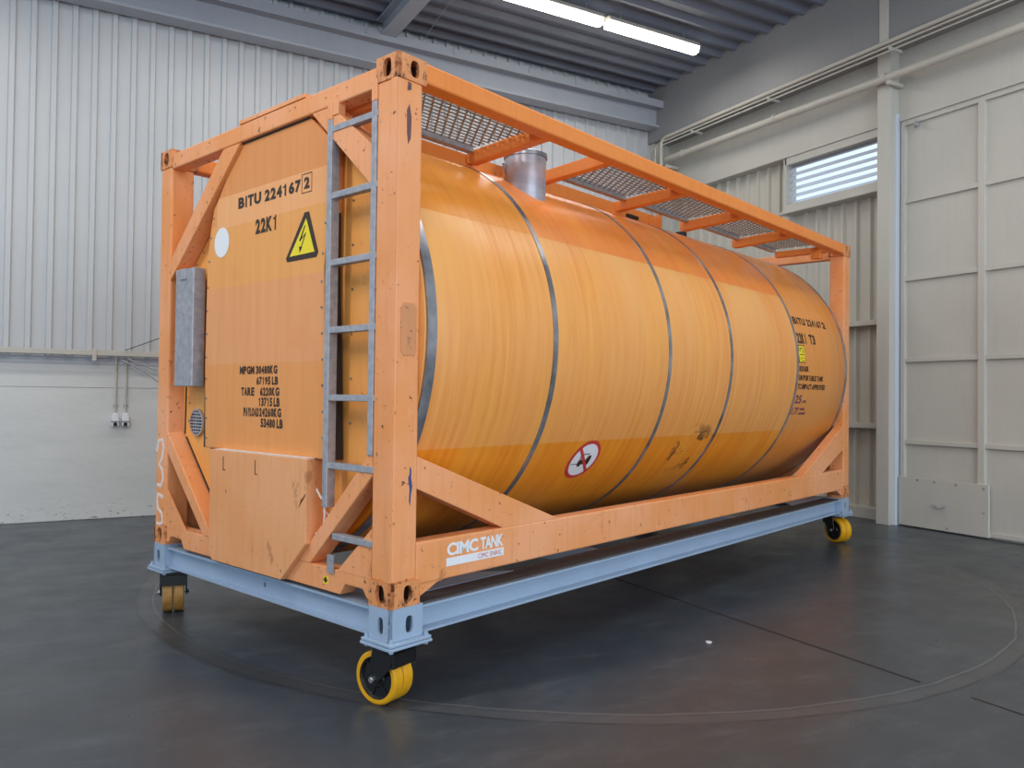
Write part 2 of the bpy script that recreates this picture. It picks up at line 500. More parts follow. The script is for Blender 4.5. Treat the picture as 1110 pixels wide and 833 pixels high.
# louvred window
wf = MB()
wf.box(7.25, 7.45, 2.64, 4.20, 4.68, 4.80); wf.box(7.24, 7.45, 2.64, 4.22, 4.03, 4.13); wf.box(7.20, 7.45, 2.64, 4.24, 4.0, 4.035)
wf.box(7.25, 7.45, 4.17, 4.22, 4.03, 4.80)
w1 = wf.build('window_1', M['beige'], kind='structure', bevel=.004)
for i in range(6):
    z = 4.17 + i * .098
    rot = Matrix.Translation((7.36, 0, z)) @ Matrix.Rotation(radians(-38), 4, 'Y')
    MB().box(-.055, .055, 2.65, 4.17, -.004, .004, rot).build('louvre', M['slat'], w1, kind='structure')

# sliding door
dr = MB(); dr.box(7.27, 7.31, -7, 2.445, 0, 4.80)
d1 = dr.build('door_1', M['beige'], kind='structure')
fr = MB()
for v in (2.385, 1.455, .50, -.45, -1.4, -2.35, -3.3): fr.box(7.225, 7.275, v, v + (.05 if v > 2 else .075), .02, 4.74)
for z in (.02, .955, 1.91, 2.86, 3.78, 4.70): fr.box(7.235, 7.272, -7, 2.44, z, z + (.05 if z < 4.6 else .07))
fr.build('door_frame', M['beige'], d1, bevel=.004, kind='structure')
kp = MB(); kp.box(7.205, 7.24, 1.40, 2.44, .015, .575)
kick = kp.build('kick_plate', M['beige'], d1, bevel=.003, kind='structure')
hn = MB(); hn.tube([(7.206, 1.98, .30), (7.175, 1.98, .28), (7.17, 1.94, .262), (7.17, 1.90, .262), (7.175, 1.87, .285), (7.206, 1.87, .305)], .008)
for v, z in ((2.2, .55), (2.0, .545), (1.75, .54), (1.45, .53), (1.45, .27), (1.85, .05)): hn.cyl((7.2, v, z), (7.21, v, z), .012, n=10)
hn.build('door_handle', M['steel'], d1, kind='structure')
kk = MB(); kk.cyl((7.20, 2.225, 4.73), (7.20, 2.225, 4.68), .012, n=10)
kk.lathe([(-.035, .002), (-.025, .025), (0, .035), (.025, .025), (.035, .002)], Matrix.Translation((7.2, 2.225, 4.66)), 20)
kk.build('door_roller', M['steel'], d1, smooth=True, kind='structure')
MB().box(7.21, 7.23, -7, 2.45, 4.76, 4.82).build('trim_5', M['beige'], kind='structure')

# pipes along the right wall
pf = thing('water_pipe', 'thick cream pipe running high along the right wall above the louvred window', 'pipe', (7.0, 2, 5.25))
fp = MB(); fp.tube([(0, -9, -.03), (0, 1.9, -.005), (0, 4.05, .03), (.02, 4.12, .04), (.12, 4.18, .04)], .052, 14)
fp = None
q = MB(); q.tube([(0, -9, -.05), (0, 0, -.01), (0, 4.40, .045), (.02, 4.50, .04), (.08, 4.58, -.02), (.15, 4.62, -.1)], .05, 14).build('pipe_run', M['pipe'], pf, smooth=True)
for v in (-2.2, .5, 2.15, 4.0):
    MB().tube([(0, v - .02, .01 + .008 * v), (0, v + .02, .01 + .008 * v)], .058, 14).build('pipe_collar', M['pipe'], pf, smooth=True)
for v in (.42, 4.35):
    MB().box(-.05, .22, v - .02, v + .02, -.10, -.055).build('pipe_bracket', M['pipe'], pf, bevel=.003)
ct = thing('conduit_run', 'thin cream conduits along the grey girder on the right wall, bending down at the corner', 'conduit', (6.83, 2, 5.58))
for i in range(3):
    oz = -.055 * i; oy = .0 + .14 * i
    MB().tube([(0, -9, oz - .04), (0, 0, oz), (0, 4.2 + oy, oz + .0), (0, 4.27 + oy, oz - .02), (0, 4.31 + oy, oz - .07), (0, 4.32 + oy, -1.6)], (.026, .012, .010)[i], 10).build('conduit', M['pipe'], ct, smooth=True)
for v in (-1.5, .3, 2.1, 3.6):
    MB().box(-.02, .2, v - .012, v + .012, -.10, -.07).build('conduit_bracket', M['pipe'], ct, bevel=.002)

# ceiling lamps
for i, (u0, u1, lab) in enumerate(((3.00, 4.52, 'lit ceiling strip lamp on the left of the pair, cut by the upper picture edge'), (4.60, 6.12, 'lit ceiling strip lamp on the right of the pair, nearer the right wall'))):
    L = thing('strip_lamp', lab, 'lamp', ((u0 + u1) / 2, 4.74, 6.16), 0, 'fluorescent strip lamps on the ceiling')
    h = (u1 - u0) / 2
    MB().prism([(-.09, .10), (.09, .10), (.06, .16), (-.06, .16)], 0, -h, h).build('lamp_housing', M['pipe'], L)
    MB().prism([(-.072, .10), (-.06, .03), (0, .015), (.06, .03), (.072, .10)], 0, -h + .01, h - .01).build('lamp_diffuser', M['lamp'], L)
    for x in (-h * .7, h * .7): MB().cyl((x, 0, .158), (x, 0, .262), .006, n=6).build('lamp_hanger', M['steel'], L)

# thin wire from the beam up to the roof
o = MB().tube([(2.74, 6.33, 6.20), (2.76, 5.9, 6.31), (2.785, 5.49, 6.42)], .005, 6).build('hanging_wire', M['steel'])
tag(o, 'thin wire stretched between the left beam and the dark roof deck', 'wire')

# wall sockets with their conduits
for i, (u_, lab) in enumerate(((-.829, 'white wall socket with conduit, left one of the pair on the left wall'), (-.724, 'white wall socket with conduit, right one of the pair on the left wall'))):
    S = thing('wall_socket', lab, 'socket', (u_, VL, 1.06), 0, 'sockets on the left wall')
    MB().tube([(0, -.02, .16), (0, -.02, .80)], .011, 10).build('conduit', M['pipe'], S, smooth=True)
    MB().box(-.022, .022, -.03, 0, .235, .25).build('conduit_clip', M['steel'], S)
    hs = MB(); hs.prism([(-.036, .0), (.036, .0), (.038, .10), (.024, .15), (-.024, .15), (-.038, .10)], 1, -.06, 0); hs.build('socket_housing', M['white'], S, bevel=.008)
    MB().box(-.045, .045, -.066, -.03, .045, .062).build('socket_latch', M['steel'], S, bevel=.003)
    MB().cyl((0, -.062, .022), (0, -.05, .022), .022, n=20).build('socket_flap', M['dark'], S)
o = MB().tube([(-.78, VL - .10, 1.82), (-.55, VL - .14, 1.70), (-.30, VL - .2, 1.50)], .010, 8).tube([(-.72, VL - .10, 1.84), (-.3, VL - .14, 1.66)], .008, 8).build('hanging_cable', M['steel'])
tag(o, 'grey cable pair hanging from the wall rail, going behind the orange container', 'cable')
o = MB().tube([(-.75, VL - .13, 1.93), (-.36, VL - .13, 2.10)], .005, 6).build('guy_wire', M['dark'])
tag(o, 'short thin wire rising from the wall rail towards the container post', 'wire')

# ------------------------------------------------------------------ container
T = thing('tank_container', 'weathered orange tank container with a ladder, standing on the pale blue wheeled frame', 'tank container', (0, 0, ZB), ANG)
LX, BY, HZ = 6.058, 2.438, 2.591
YC, ZC, RT = BY / 2, 1.30, 1.25


def casting(x0, y0, z0, sx, sy):
    """corner casting; sx/sy = side of the outer faces (-1 low, +1 high)"""
    lx, ly, lz, t = .178, .162, .118, .022
    k = MB(); ox = x0 if sx < 0 else x0 + lx; oy = y0 if sy < 0 else y0 + ly
    # end plate (normal sx) and side plate (normal sy)
    k.holed((ox, y0, z0), (0, 1, 0), (0, 0, 1), (sx, 0, 0), ly, lz, t, ly / 2, lz / 2, .031, .044)
    k.holed((x0, oy, z0), (1, 0, 0), (0, 0, 1), (0, sy, 0), lx, lz, t, lx * .58 if sx < 0 else lx * .42, lz / 2, .026, .040)
    # inner two walls, top and bottom
    ix = x0 + lx - t if sx < 0 else x0; iy = y0 + ly - t if sy < 0 else y0
    k.box(ix, ix + t, y0 + t * (sy < 0), y0 + ly - t * (sy > 0), z0, z0 + lz)
    k.box(x0 + t * (sx < 0), x0 + lx - t * (sx > 0), iy, iy + t, z0, z0 + lz)
    k.box(x0 + .001, x0 + lx - .001, y0 + .001, y0 + ly - .001, z0 + .0005, z0 + .012)
    k.box(x0 + .001, x0 + lx - .001, y0 + .001, y0 + ly - .001, z0 + lz - .012, z0 + lz - .0005)
    return k


for ix, sx in ((0, -1), (LX - .178, 1)):
    for iy, sy in ((0, -1), (BY - .162, 1)):
        for z in (0, HZ - .118):
            CS = casting(ix, iy, z, sx, sy).build('corner_casting', M['casting'], T)
            cv = MB(); ax = ix + (.030 if sx < 0 else .023); ay = iy + (.030 if sy < 0 else .023)
            for q in ((ax, ax + .125, ay, ay + .004), (ax, ax + .125, ay + .105, ay + .109), (ax, ax + .004, ay, ay + .109), (ax + .121, ax + .125, ay, ay + .109)):
                if (sy < 0 and q[3] - q[2] < .01 and q[2] < ay + .05) or (sy > 0 and q[3] - q[2] < .01 and q[2] > ay + .05): continue
                if (sx < 0 and q[1] - q[0] < .01 and q[0] < ax + .05) or (sx > 0 and q[1] - q[0] < .01 and q[0] > ax + .05): continue
                cv.box(*q, z + .014, z + .104)
            cv.build('casting_shade_liner', M['cavity'], CS)  # added dark liner: grime plus the shade inside the hole, as colour
        px0 = .004 if sx < 0 else LX - .158; py0 = .004 if sy < 0 else BY - .154
        pk = MB(); pk.box(px0, px0 + .154, py0, py0 + .15, .115, HZ - .115)
        post = pk.build('corner_post', M['frame'], T, bevel=.012)
        if ix == 0 and iy == 0: NEAR = post; MB().box(.0005, .0045, .006, .050, .12, HZ - .12).build('post_flange', M['frame'], post)
        if ix == 0 and iy > 0: LEFTP = post

# rails
for y0, y1 in ((.004, .104), (BY - .104, BY - .004)):
    MB().box(.17, LX - .17, y0, y1, HZ - .10, HZ - .002).build('top_side_rail', M['rail'], T, bevel=.010)
    MB().box(.155, LX - .155, y0, y1 - .002, .088, .292).build('bottom_side_rail', M['frame'], T, bevel=.010)
    g = MB(); g2 = MB()
    g.prism([(.17, .03), (.19, .03), (.24, .05), (.30, .078), (.37, .09), (.17, .09)], 1, y0 + .01, y1 - .02)
    g2.prism([(LX - .17, .03), (LX - .17, .09), (LX - .37, .09), (LX - .30, .078), (LX - .24, .05), (LX - .19, .03)], 1, y0 + .01, y1 - .02)
    g.build('rail_gusset', M['frame'], T, bevel=.003); g2.build('rail_gusset', M['frame'], T, bevel=.003)
for x0, x1 in ((.004, .10), (LX - .10, LX - .004)):
    MB().box(x0, x1, .16, BY - .16, HZ - .135, HZ - .035).build('top_end_rail', M['frame'], T, bevel=.008)
    e = MB()
    e.prism([(.16, .12), (.16, .02), (.19, .02), (.22, .06), (.36, .06), (.40, .003), (BY - .40, .003), (BY - .36, .06), (BY - .22, .06), (BY - .19, .02), (BY - .16, .02), (BY - .16, .12)], 0, x0 + .006, x1)
    e.build('bottom_end_rail', M['frame'], T, bevel=.004)
MB().box(.0, .10, .76, 1.43, HZ - .034, HZ - .012).build('rail_capping', M['frame'], T, bevel=.002)


def flat_brace(pts, axis, a, b, name='brace', mat='frame'):
    return MB().prism(pts, axis, a, b).build(name, M[mat], T, bevel=.005)


for x0, x1 in ((.006, .11), (LX - .11, LX - .006)):
    for mr in (0, 1):
        f = (lambda y: BY - y) if mr == 0 else (lambda y: y)
        # upper corner braces (given in near-left coordinates Y from the far side)
        if x0 < 1: flat_brace([(f(BY - 1.62), HZ - .137), (f(BY - 1.42), HZ - .137), (f(BY - 2.285), 1.72), (f(BY - 2.285), 1.86)] if mr == 0 else
                   [(.53, HZ - .137), (.70, HZ - .137), (BY - 2.285, 1.955), (BY - 2.285, 2.16)], 0, x0, x1)
        lo = [(.155, .735), (.155, .605), (.655, .12), (.765, .12)]
        if mr == 0: lo = [(BY - y, z) for y, z in lo]
        flat_brace(lo, 0, x0, x1)
        gz = [(.155, .355), (.155, .118), (.42, .118)]
        if mr == 0: gz = [(BY - y, z) for y, z in gz]
        MB().prism(gz, 0, x0 + .002, x0 + .016 if x0 < 1 else x1).build('corner_gusset', M['frame'], T)
# side braces
for y0, y1 in ((.006, .096), (BY - .096, BY - .006)):
    flat_brace([(.155, .70), (.155, .545), (.745, .30), (.77, .288), (1.25, .288)], 1, y0, y1, 'side_brace')
    flat_brace([(LX - .155, .735), (LX - .155, .50), (LX - .70, .30), (LX - .73, .288), (LX - 1.22, .288)], 1, y0, y1, 'side_brace')

# octagonal end plates filling the end frames, with a dark riveted seam
octo = [(1.43, HZ - .137), (2.28, 1.80), (2.28, .68), (1.75, .13), (BY - 1.75, .13), (BY - 2.28, .68), (BY - 2.28, 1.80), (BY - 1.43, HZ - .137)]
octo_near = [(1.43, HZ - .137), (2.28, 1.80), (2.28, .72), (1.85, .28), (BY - 1.85, .28), (BY - 2.28, .72), (BY - 2.28, 1.98), (.72, HZ - .137)]
MB().prism(octo_near, 0, .112, .140).build('end_plate', M['plate'], T)
MB().prism([(2.28 if y > 1.5 else y if y > .2 else .16, z) for y, z in octo_near if z < 1.9], 0, LX - .140, LX - .112).build('end_plate', M['plate'], T)
sm = MB()
for (a, b) in zip(octo_near[:4], octo_near[1:4]):
    sm.tube([(.110, a[0] - .05, a[1] - .02), (.110, b[0] - .03, b[1] + .0)], .006, 6)
for (a, b) in zip(octo_near[5:], octo_near[6:]):
    sm.tube([(.110, a[0] + .04, a[1] - .02), (.110, b[0] + .04, b[1] - .02)], .006, 6)
sm.build('plate_seam', M['dark'], T)
rv = MB()
def rivets(k, pts, x, step=.11):
    for a, b in zip(pts, pts[1:]):
        L_ = math.hypot(b[0] - a[0], b[1] - a[1]); n = max(1, int(L_ / step))
        for i in range(n):
            t = (i + .5) / n; y = a[0] + (b[0] - a[0]) * t; z = a[1] + (b[1] - a[1]) * t
            k.cyl((x - .005, y, z), (x + .01, y, z), .006, n=8)
rivets(rv, [(1.40, 2.42), (2.17, 1.79), (2.20, .75)], .112)
rivets(rv, [(.66, 2.42), (.18, 1.92)], .112, .16)
rivets(rv, [(.47, 2.1), (.47, .5)], .112, .22)
rv.build('plate_rivets', M['steel_dark'], T)

# cladding panel in front of the end plate
pan = [(1.455, 2.455), (1.60, 2.31), (1.716, 2.165), (1.765, 2.12), (1.80, 2.0), (1.82, 1.89), (1.838, 1.71), (1.845, 1.14), (1.825, .655),
       (.569, .655), (.585, 1.1), (.605, 1.644), (.585, 1.80), (.563, 1.947), (.555, 2.295), (.749, 2.455)]
PANEL = MB().prism(pan, 0, .030, .111).build('end_panel', M['panel'], T, bevel=.006)
k = MB(); rivets(k, [(y + .02 if y < 1 else y - .02, z) for y, z in pan[3:10]], .030, .12); rivets(k, [(.59, .70), (.625, 1.64), (.585, 1.95), (.575, 2.28)], .030, .12)
k.build('panel_rivets', M['steel_dark'], PANEL)
k = MB()
k.prism([(.560, .655), (.515, .655), (.535, 1.2), (.565, 1.644), (.560, 1.93), (.60, 1.64), (.578, 1.1)], 0, .045, .10)
k.build('panel_seal', M['dark'], PANEL); k = MB()
k.prism([(1.83, .655), (1.86, .655), (1.86, .98), (1.845, 1.14)], 0, .04, .11); k.build('panel_seal', M['dark'], PANEL); k = MB()
k.prism([(.75, 2.457), (1.45, 2.457), (1.45, 2.447), (.75, 2.447)], 0, .024, .03)
k.build('panel_seal', M['dark'], PANEL)

# lower cabinet
lb = [(1.66, .655), (1.66, .05), (1.62, .002), (.88, .002), (.655, .22), (.655, .655)]
LOW = MB().prism(lb, 0, -.022, .112).build('valve_cabinet', M['box'], T, bevel=.004)
MB().prism([(1.60, .656), (.66, .656), (.66, .661), (1.60, .661)], 0, -.018, .028).build('cabinet_lit_strip', M['off_white'], LOW)  # white colour stands for light falling on the cabinet top
k = MB()
for y, z in ((1.5, .56), (1.15, .56)):
    k.box(-.0235, -.0215, y - .004, y + .004, z - .02, z + .06); k.box(-.0235, -.0215, y - .024, y - .004, z - .02, z - .014)
k.prism([(.66, .47), (.70, .44), (.69, .455), (.72, .40), (.695, .44), (.66, .48)], 0, -.0235, -.0215)
k.build('cabinet_scratches', M['rust'], LOW)
# wires in the recess right of the cabinet
MB().tube([(.04, .655, .50), (.03, .60, .46), (.02, .555, .45), (.02, .55, .38), (.02, .56, .30), (.03, .61, .27), (.04, .655, .27)], .006, 8).tube([(.03, .56, .40), (.03, .52, .37), (.03, .56, .33)], .004, 6).build('wiring', M['off_white'], T)

# ladder
lad = MB(); lad.box(-.002, .05, .508, .548, .42, 2.385); lad.box(-.002, .05, .152, .190, .70, 2.395)
LD = lad.build('ladder', M['steel'], T, bevel=.003)
tp = MB(); tp.box(-.003, .051, .507, .549, 2.385, 2.475); tp.box(.0, .045, .46, .508, 2.40, 2.50); tp.build('ladder_hook', M['frame'], LD, bevel=.003)
MB().box(-.003, .051, .150, .191, 2.395, 2.50).build('ladder_hook', M['frame'], LD, bevel=.003)
for i in range(7):
    z = (.285, .635, .975, 1.315, 1.655, 1.995, 2.335)[i]
    y0, y1 = (.145, .51)
    if i == 0: y1 = .46
    MB().box(.0, .042, y0, y1, z - .018, z + .014).build('rung', M['steel'], LD, bevel=.003)
MB().box(-.001, .006, .445, .495, .10, .19).cyl((-.004, .47, .165), (.002, .47, .165), .009, n=12).build('ladder_lug', M['steel'], T)

# document holder and vent on the end plate
dh = MB(); dh.box(-.012, .07, 1.93, 2.165, 1.03, 1.775)
DH = dh.build('document_holder', M['steel'], T, bevel=.006)
MB().box(-.02, -.010, 2.02, 2.10, 1.705, 1.775).build('holder_latch', M['steel'], DH, bevel=.003)
MB().box(.0, .11, 2.13, 2.19, 1.74, 1.78).box(.0, .11, 2.13, 2.19, 1.04, 1.08).build('holder_bracket', M['frame'], DH)
vg = MB(); vg.lathe([(0, .088), (-.02, .088), (-.02, .076), (0, .076)], Matrix.Translation((.113, 2.07, .80)), 36)
VG = vg.build('vent', M['chrome'], T, smooth=True)
k = MB()
for i in range(7):
    d = -.06 + i * .02; h = math.sqrt(max(0, .077 ** 2 - d * d))
    k.box(.095, .108, 2.07 - h, 2.07 + h, .80 + d - .005, .80 + d + .005)
k.box(.092, .1, 2.066, 2.074, .725, .875); k.box(.092, .1, 2.10, 2.106, .735, .865); k.box(.092, .1, 2.034, 2.04, .735, .865)
k.build('vent_bars', M['chrome'], VG)
MB().cyl((.108, 2.07, .80), (.1115, 2.07, .80), .078, n=36).build('vent_disc', M['dark'], VG)

# tank shell
prof = [(.150, .02), (.152, 1.10), (.156, 1.20), (.170, 1.238), (.195, RT)] + [(.195 + (5.86 - .195) * i / 10, RT) for i in range(1, 11)] + [(5.885, 1.238), (5.90, 1.20), (5.905, 1.10), (5.907, .02)]
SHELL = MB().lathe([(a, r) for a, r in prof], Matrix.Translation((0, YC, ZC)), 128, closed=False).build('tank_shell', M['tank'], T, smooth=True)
for x, w in ((.205, .030), (1.152, .020), (2.412, .018), (3.336, .018), (4.62, .018), (5.85, .022)):
    k = MB(); k.lathe([(x - w, RT + .0005), (x - w, RT + .005), (x + w, RT + .005), (x + w, RT + .0005)], Matrix.Translation((0, YC, ZC)), 128)
    k.build('cladding_strap', M['steel_dark'], T, smooth=True)

# neck / filling hatch
nk = MB(); nx, ny = 1.53, .54
nk.lathe([(2.15, .135), (2.545, .135)], Matrix.Translation((nx, ny, 0)) @ Matrix.Rotation(radians(-90), 4, 'Y'), 40, closed=False)
NK = nk.build('hatch_neck', M['neck'], T, smooth=True)
MB().lathe([(2.54, .128), (2.54, .143), (2.565, .143), (2.575, .125)], Matrix.Translation((nx, ny, 0)) @ Matrix.Rotation(radians(-90), 4, 'Y'), 40, closed=False).build('neck_lid', M['steel_dark'], NK, smooth=True)
MB().box(1.42, 1.44, .58, .61, 2.44, 2.56).cyl((1.415, .60, 2.43), (1.40, .615, 2.50), .010, n=8).build('lid_clamp', M['steel_dark'], NK)

# spill box on top of the tank and a small valve cap
sb = MB(); sb.box(1.8, 3.50, .72, .74, 2.42, 2.535); sb.box(1.8, 3.5, 1.7, 1.72, 2.40, 2.54); sb.box(3.48, 3.50, .74, 1.7, 2.43, 2.53); sb.box(1.8, 1.82, .74, 1.7, 2.43, 2.53)
sb.box(3.32, 3.34, .70, .725, 2.42, 2.53); sb.box(3.46, 3.50, .70, .725, 2.42, 2.56); sb.box(.3, 1.75, .745, .765, 2.42, 2.535)
sb.build('spill_box', M['rail'], T, bevel=.003)
MB().cyl((4.0, .80, 2.44), (4.0, .80, 2.50), .05, n=16).build('valve_cap', M['dark'], T)
MB().box(2.98, 3.14, .70, .722, 2.45, 2.475).build('box_slot', M['dark'], T)
# walkway: supports, angle edges, expanded-metal decks
for x, y1 in ((1.22, .74), (1.86, .70), (2.86, .74), (3.83, .70), (4.83, .70)):
    k = MB(); k.prism([(.10, 2.50), (.10, 2.585), (y1, 2.545), (y1, 2.475), (y1 - .03, 2.465)], 0, x - .035, x + .035)
    k.build('walkway_support', M['rail'], T, bevel=.008)
for q in ((.12, .20, .10, .60, 2.44, 2.52), (4.9, 5.55, .74, .80, 2.42, 2.46)): MB().box(*q).build('walkway_support', M['rail'], T, bevel=.006)
k = MB(); k.box(5.62, 5.70, .10, .62, 2.48, 2.54); k.box(5.60, 5.68, .14, .24, 2.42, 2.50)
k.build('walkway_support', M['rail'], T, bevel=.006)


def deck(x0, x1, y0, y1, z):
    k = MB()
    k.box(x0, x1, y0 - .02, y0 + .055, z - .012, z + .012); k.box(x0, x1, y1 - .05, y1, z - .03, z + .012)
    E_ = k.build('walkway_edge', M['steel'], T, bevel=.002)
    g = MB(); ny_ = int((y1 - y0 - .10) / .040); nx_ = int((x1 - x0) / .062)
    for j in range(ny_ + 1):
        y = y0 + .050 + j * .040
        g.box(x0, x1, y, y + .007, z - .004, z + .004)
    for i in range(nx_ + 1):
        for j in range(ny_):
            x = x0 + (i + .5 * (j % 2)) * .062; y = y0 + .056 + j * .040
            if x + .03 < x1:
                g.prism([(x, y), (x + .010, y), (x + .028, y + .034), (x + .018, y + .034)], 2, z - .004, z + .003)
    g.build('walkway_grating', M['grating'], E_)


deck(.115, 1.18, .16, .72, 2.560)
for a, b in ((1.90, 2.82), (2.90, 3.79), (3.87, 4.79), (4.87, 5.62)): deck(a, b, .16, .66, 2.565)


# ------------------------------------------------------------------ lettering
def glyphs(s, spacing=1.0, bold=.02):
    c = bpy.data.curves.new('t', 'FONT'); c.body = s; c.size = 1; c.offset = bold; c.space_character = spacing; c.resolution_u = 3
    o = bpy.data.objects.new('t', c); COL.objects.link(o)
    dg = bpy.context.evaluated_depsgraph_get(); me = bpy.data.meshes.new_from_object(o.evaluated_get(dg))
    V = [(v.co.x, v.co.y) for v in me.vertices]; F = [tuple(p.vertices) for p in me.polygons]
    bpy.data.objects.remove(o); bpy.data.meshes.remove(me)
    x0 = min(v[0] for v in V); x1 = max(v[0] for v in V); y0 = min(v[1] for v in V); y1 = max(v[1] for v in V)
    return [((v[0] - x0) / (x1 - x0), (v[1] - y0) / (y1 - y0)) for v in V], F


WID = dict(B=.667, I=.278, T=.611, U=.722, K=.667, G=.778, M=.833, P=.667, A=.667, R=.722, E=.667, L=.556, O=.778, Y=.667, D=.722, N=.722, V=.667, C=.722)
ONE = [(.40, 0), (.40, .72), (.14, .72), (.14, .80), (.30, .83), (.42, .90), (.48, 1), (.62, 1), (.62, 0)]
CACHE = {}


def stencil(k, s, fn, a0, a1, z0, z1, bold=.05):
    """grotesque capitals and figures set one by one"""
    tot = sum(.22 if c == ' ' else WID.get(c, .556 if c != '/' else .3) for c in s) - .07; x = 0
    for c in s:
        w = .22 if c == ' ' else WID.get(c, .556 if c != '/' else .3)
        if c != ' ':
            if c == '1': V, F = [((p[0] - .1) / .8, p[1]) for p in ONE], [tuple(range(len(ONE)))]
            else:
                if (c, bold) not in CACHE: CACHE[c, bold] = glyphs(c, 1, bold)
                V, F = CACHE[c, bold]
            gw = w - (.14 if c == 'I' else .07); ox = x + (.035 if c == 'I' else 0)
            vs = [k.bm.verts.new(fn(a0 + (a1 - a0) * (ox + gw * px) / tot, z0 + (z1 - z0) * py)) for px, py in V]
            for f in F:
                try: k.bm.faces.new([vs[i] for i in f])
                except ValueError: pass
        x += w


def put(k, s, fn, a0, a1, z0, z1, bold=.02, spacing=1.0):
    V, F = glyphs(s, spacing, bold)
    vs = [k.bm.verts.new(fn(a0 + (a1 - a0) * x, z0 + (z1 - z0) * y)) for x, y in V]
    for f in F:
        try: k.bm.faces.new([vs[i] for i in f])
        except ValueError: pass


def poly(k, pts, fn):
    vs = [k.bm.verts.new(fn(a, z)) for a, z in pts]; k.bm.faces.new(vs)


ENDX = .0285
end = lambda y, z, d=0: (ENDX - d, y, z)
def cylp(x, z, d=0):
    """point on the shell's near flank at height z"""
    r = RT + .002 + d; s_ = (z - ZC) / RT
    return (x, YC - r * math.sqrt(max(0, 1 - s_ * s_)), ZC + r * s_)


k = MB()
for s, a, b, z0, z1 in (('BITU', 1.472, 1.222, 2.074, 2.14), ('224167', 1.184, .827, 2.074, 2.14), ('2', .795, .745, 2.080, 2.142), ('22K1', 1.277, 1.046, 1.90, 1.985)):
    stencil(k, s, end, a, b, z0, z1)
for a, b in (((.815, 2.06), (.815, 2.16)), ((.725, 2.06), (.725, 2.16)), ((.815, 2.16), (.725, 2.16)), ((.815, 2.06), (.725, 2.06))):
    y0, y1 = sorted((a[0], b[0])); z0, z1 = sorted((a[1], b[1])); poly(k, [(y0 - .002, z0 - .002), (y1 + .002, z0 - .002), (y1 + .002, z1 + .002), (y0 - .002, z1 + .002)], end)
k.build('registration_lettering', M['ink'], PANEL)
k = MB()
for s, a, b, z0, z1 in (('MPGM', 1.423, 1.264, 1.1, 1.147), ('30480KG', 1.246, 1.026, 1.1, 1.147), ('67195 LB', 1.238, 1.016, 1.039, 1.085), ('TARE', 1.403, 1.26, .977, 1.025),
                        ('6220KG', 1.198, 1.003, .977, 1.025), ('13715 LB', 1.214, .996, .918, .968), ('PAYLOAD', 1.374, 1.209, .859, .909), ('24260KG', 1.203, .98, .86, .91), ('53480 LB', 1.187, .962, .80, .85)):
    stencil(k, s, end, a, b, z0, z1)
k.build('weight_lettering', M['ink'], PANEL)
# white round sticker
k = MB(); poly(k, [(1.659 + .088 * cos(t * pi / 18), 1.90 + .090 * sin(t * pi / 18)) for t in range(36)], end); k.build('round_sticker', M['white'], PANEL)
# high-voltage warning triangle
tri = [(.785, 1.955), (.745, 1.955), (.655, 1.73), (.672, 1.705), (.945, 1.705), (.957, 1.725)]
k = MB(); poly(k, tri, end); TR = k.build('warning_triangle', M['ink'], PANEL)
k = MB(); poly(k, [(.768, 1.922), (.688, 1.735), (.920, 1.732)], lambda y, z: (ENDX - .001, y, z)); k.build('warning_field', M['yellow'], TR)
k = MB(); e2 = lambda y, z: (ENDX - .002, y, z)
poly(k, [(.772, 1.885), (.781, 1.885), (.828, 1.812), (.820, 1.803)], e2); poly(k, [(.829, 1.813), (.765, 1.846), (.772, 1.838), (.825, 1.803)], e2)
poly(k, [(.765, 1.846), (.773, 1.845), (.819, 1.765), (.812, 1.762)], e2); poly(k, [(.800, 1.772), (.829, 1.778), (.826, 1.744)], e2)
k.build('warning_bolt', M['ink'], TR)

# flank lettering
k = MB()
for s, a, b, z0, z1 in (('BITU', 4.672, 4.957, 1.683, 1.75), ('224167', 5.0, 5.364, 1.685, 1.753), ('2', 5.39, 5.47, 1.688, 1.755), ('22K1', 4.66, 4.886, 1.505, 1.602), ('T3', 4.95, 5.093, 1.51, 1.602),
                        ('RID/ADR', 4.66, 4.873, 1.25, 1.30), ('UN PORTABLE TANK', 4.66, 5.241, 1.169, 1.218), ('TC IMPACT APPROVED', 4.66, 5.314, 1.089, 1.138)):
    stencil(k, s, cylp, a, b, z0, z1, .04)
k.build('flank_lettering', M['ink'], SHELL)
k = MB()
for s, a, b, z0, z1 in (('25', 4.66, 4.80, .96, 1.036), ('cm', 4.829, 4.923, .964, .988), ('1.77', 4.66, 4.80, .858, .923), ('min', 4.83, 4.933, .896, .925), ('steel', 4.83, 4.98, .856, .886)):
    put(k, s, cylp, a, b, z0, z1, .02)
k.build('marker_lettering', M['purple'], SHELL)
k = MB(); poly(k, [(4.65, 1.329), (4.80, 1.329), (4.80, 1.487), (4.65, 1.487)], cylp); YL = k.build('yellow_label', M['dark'], SHELL)
k = MB(); c1_ = lambda x, z: cylp(x, z, .001); poly(k, [(4.66, 1.336), (4.79, 1.336), (4.79, 1.480), (4.66, 1.480)], c1_); k.build('label_field', M['yellow'], YL)
k = MB(); c2_ = lambda x, z: cylp(x, z, .002)
for a in ((4.68, 1.455, 4.76, 1.462), (4.68, 1.43, 4.69, 1.455), (4.75, 1.42, 4.76, 1.445), (4.68, 1.40, 4.77, 1.406), (4.69, 1.375, 4.70, 1.355), (4.72, 1.375, 4.76, 1.37), (4.72, 1.35, 4.77, 1.344)):
    poly(k, [(a[0], a[1]), (a[2], a[1]), (a[2], a[3]), (a[0], a[3])], c2_)
k.build('label_print', M['ink'], YL)

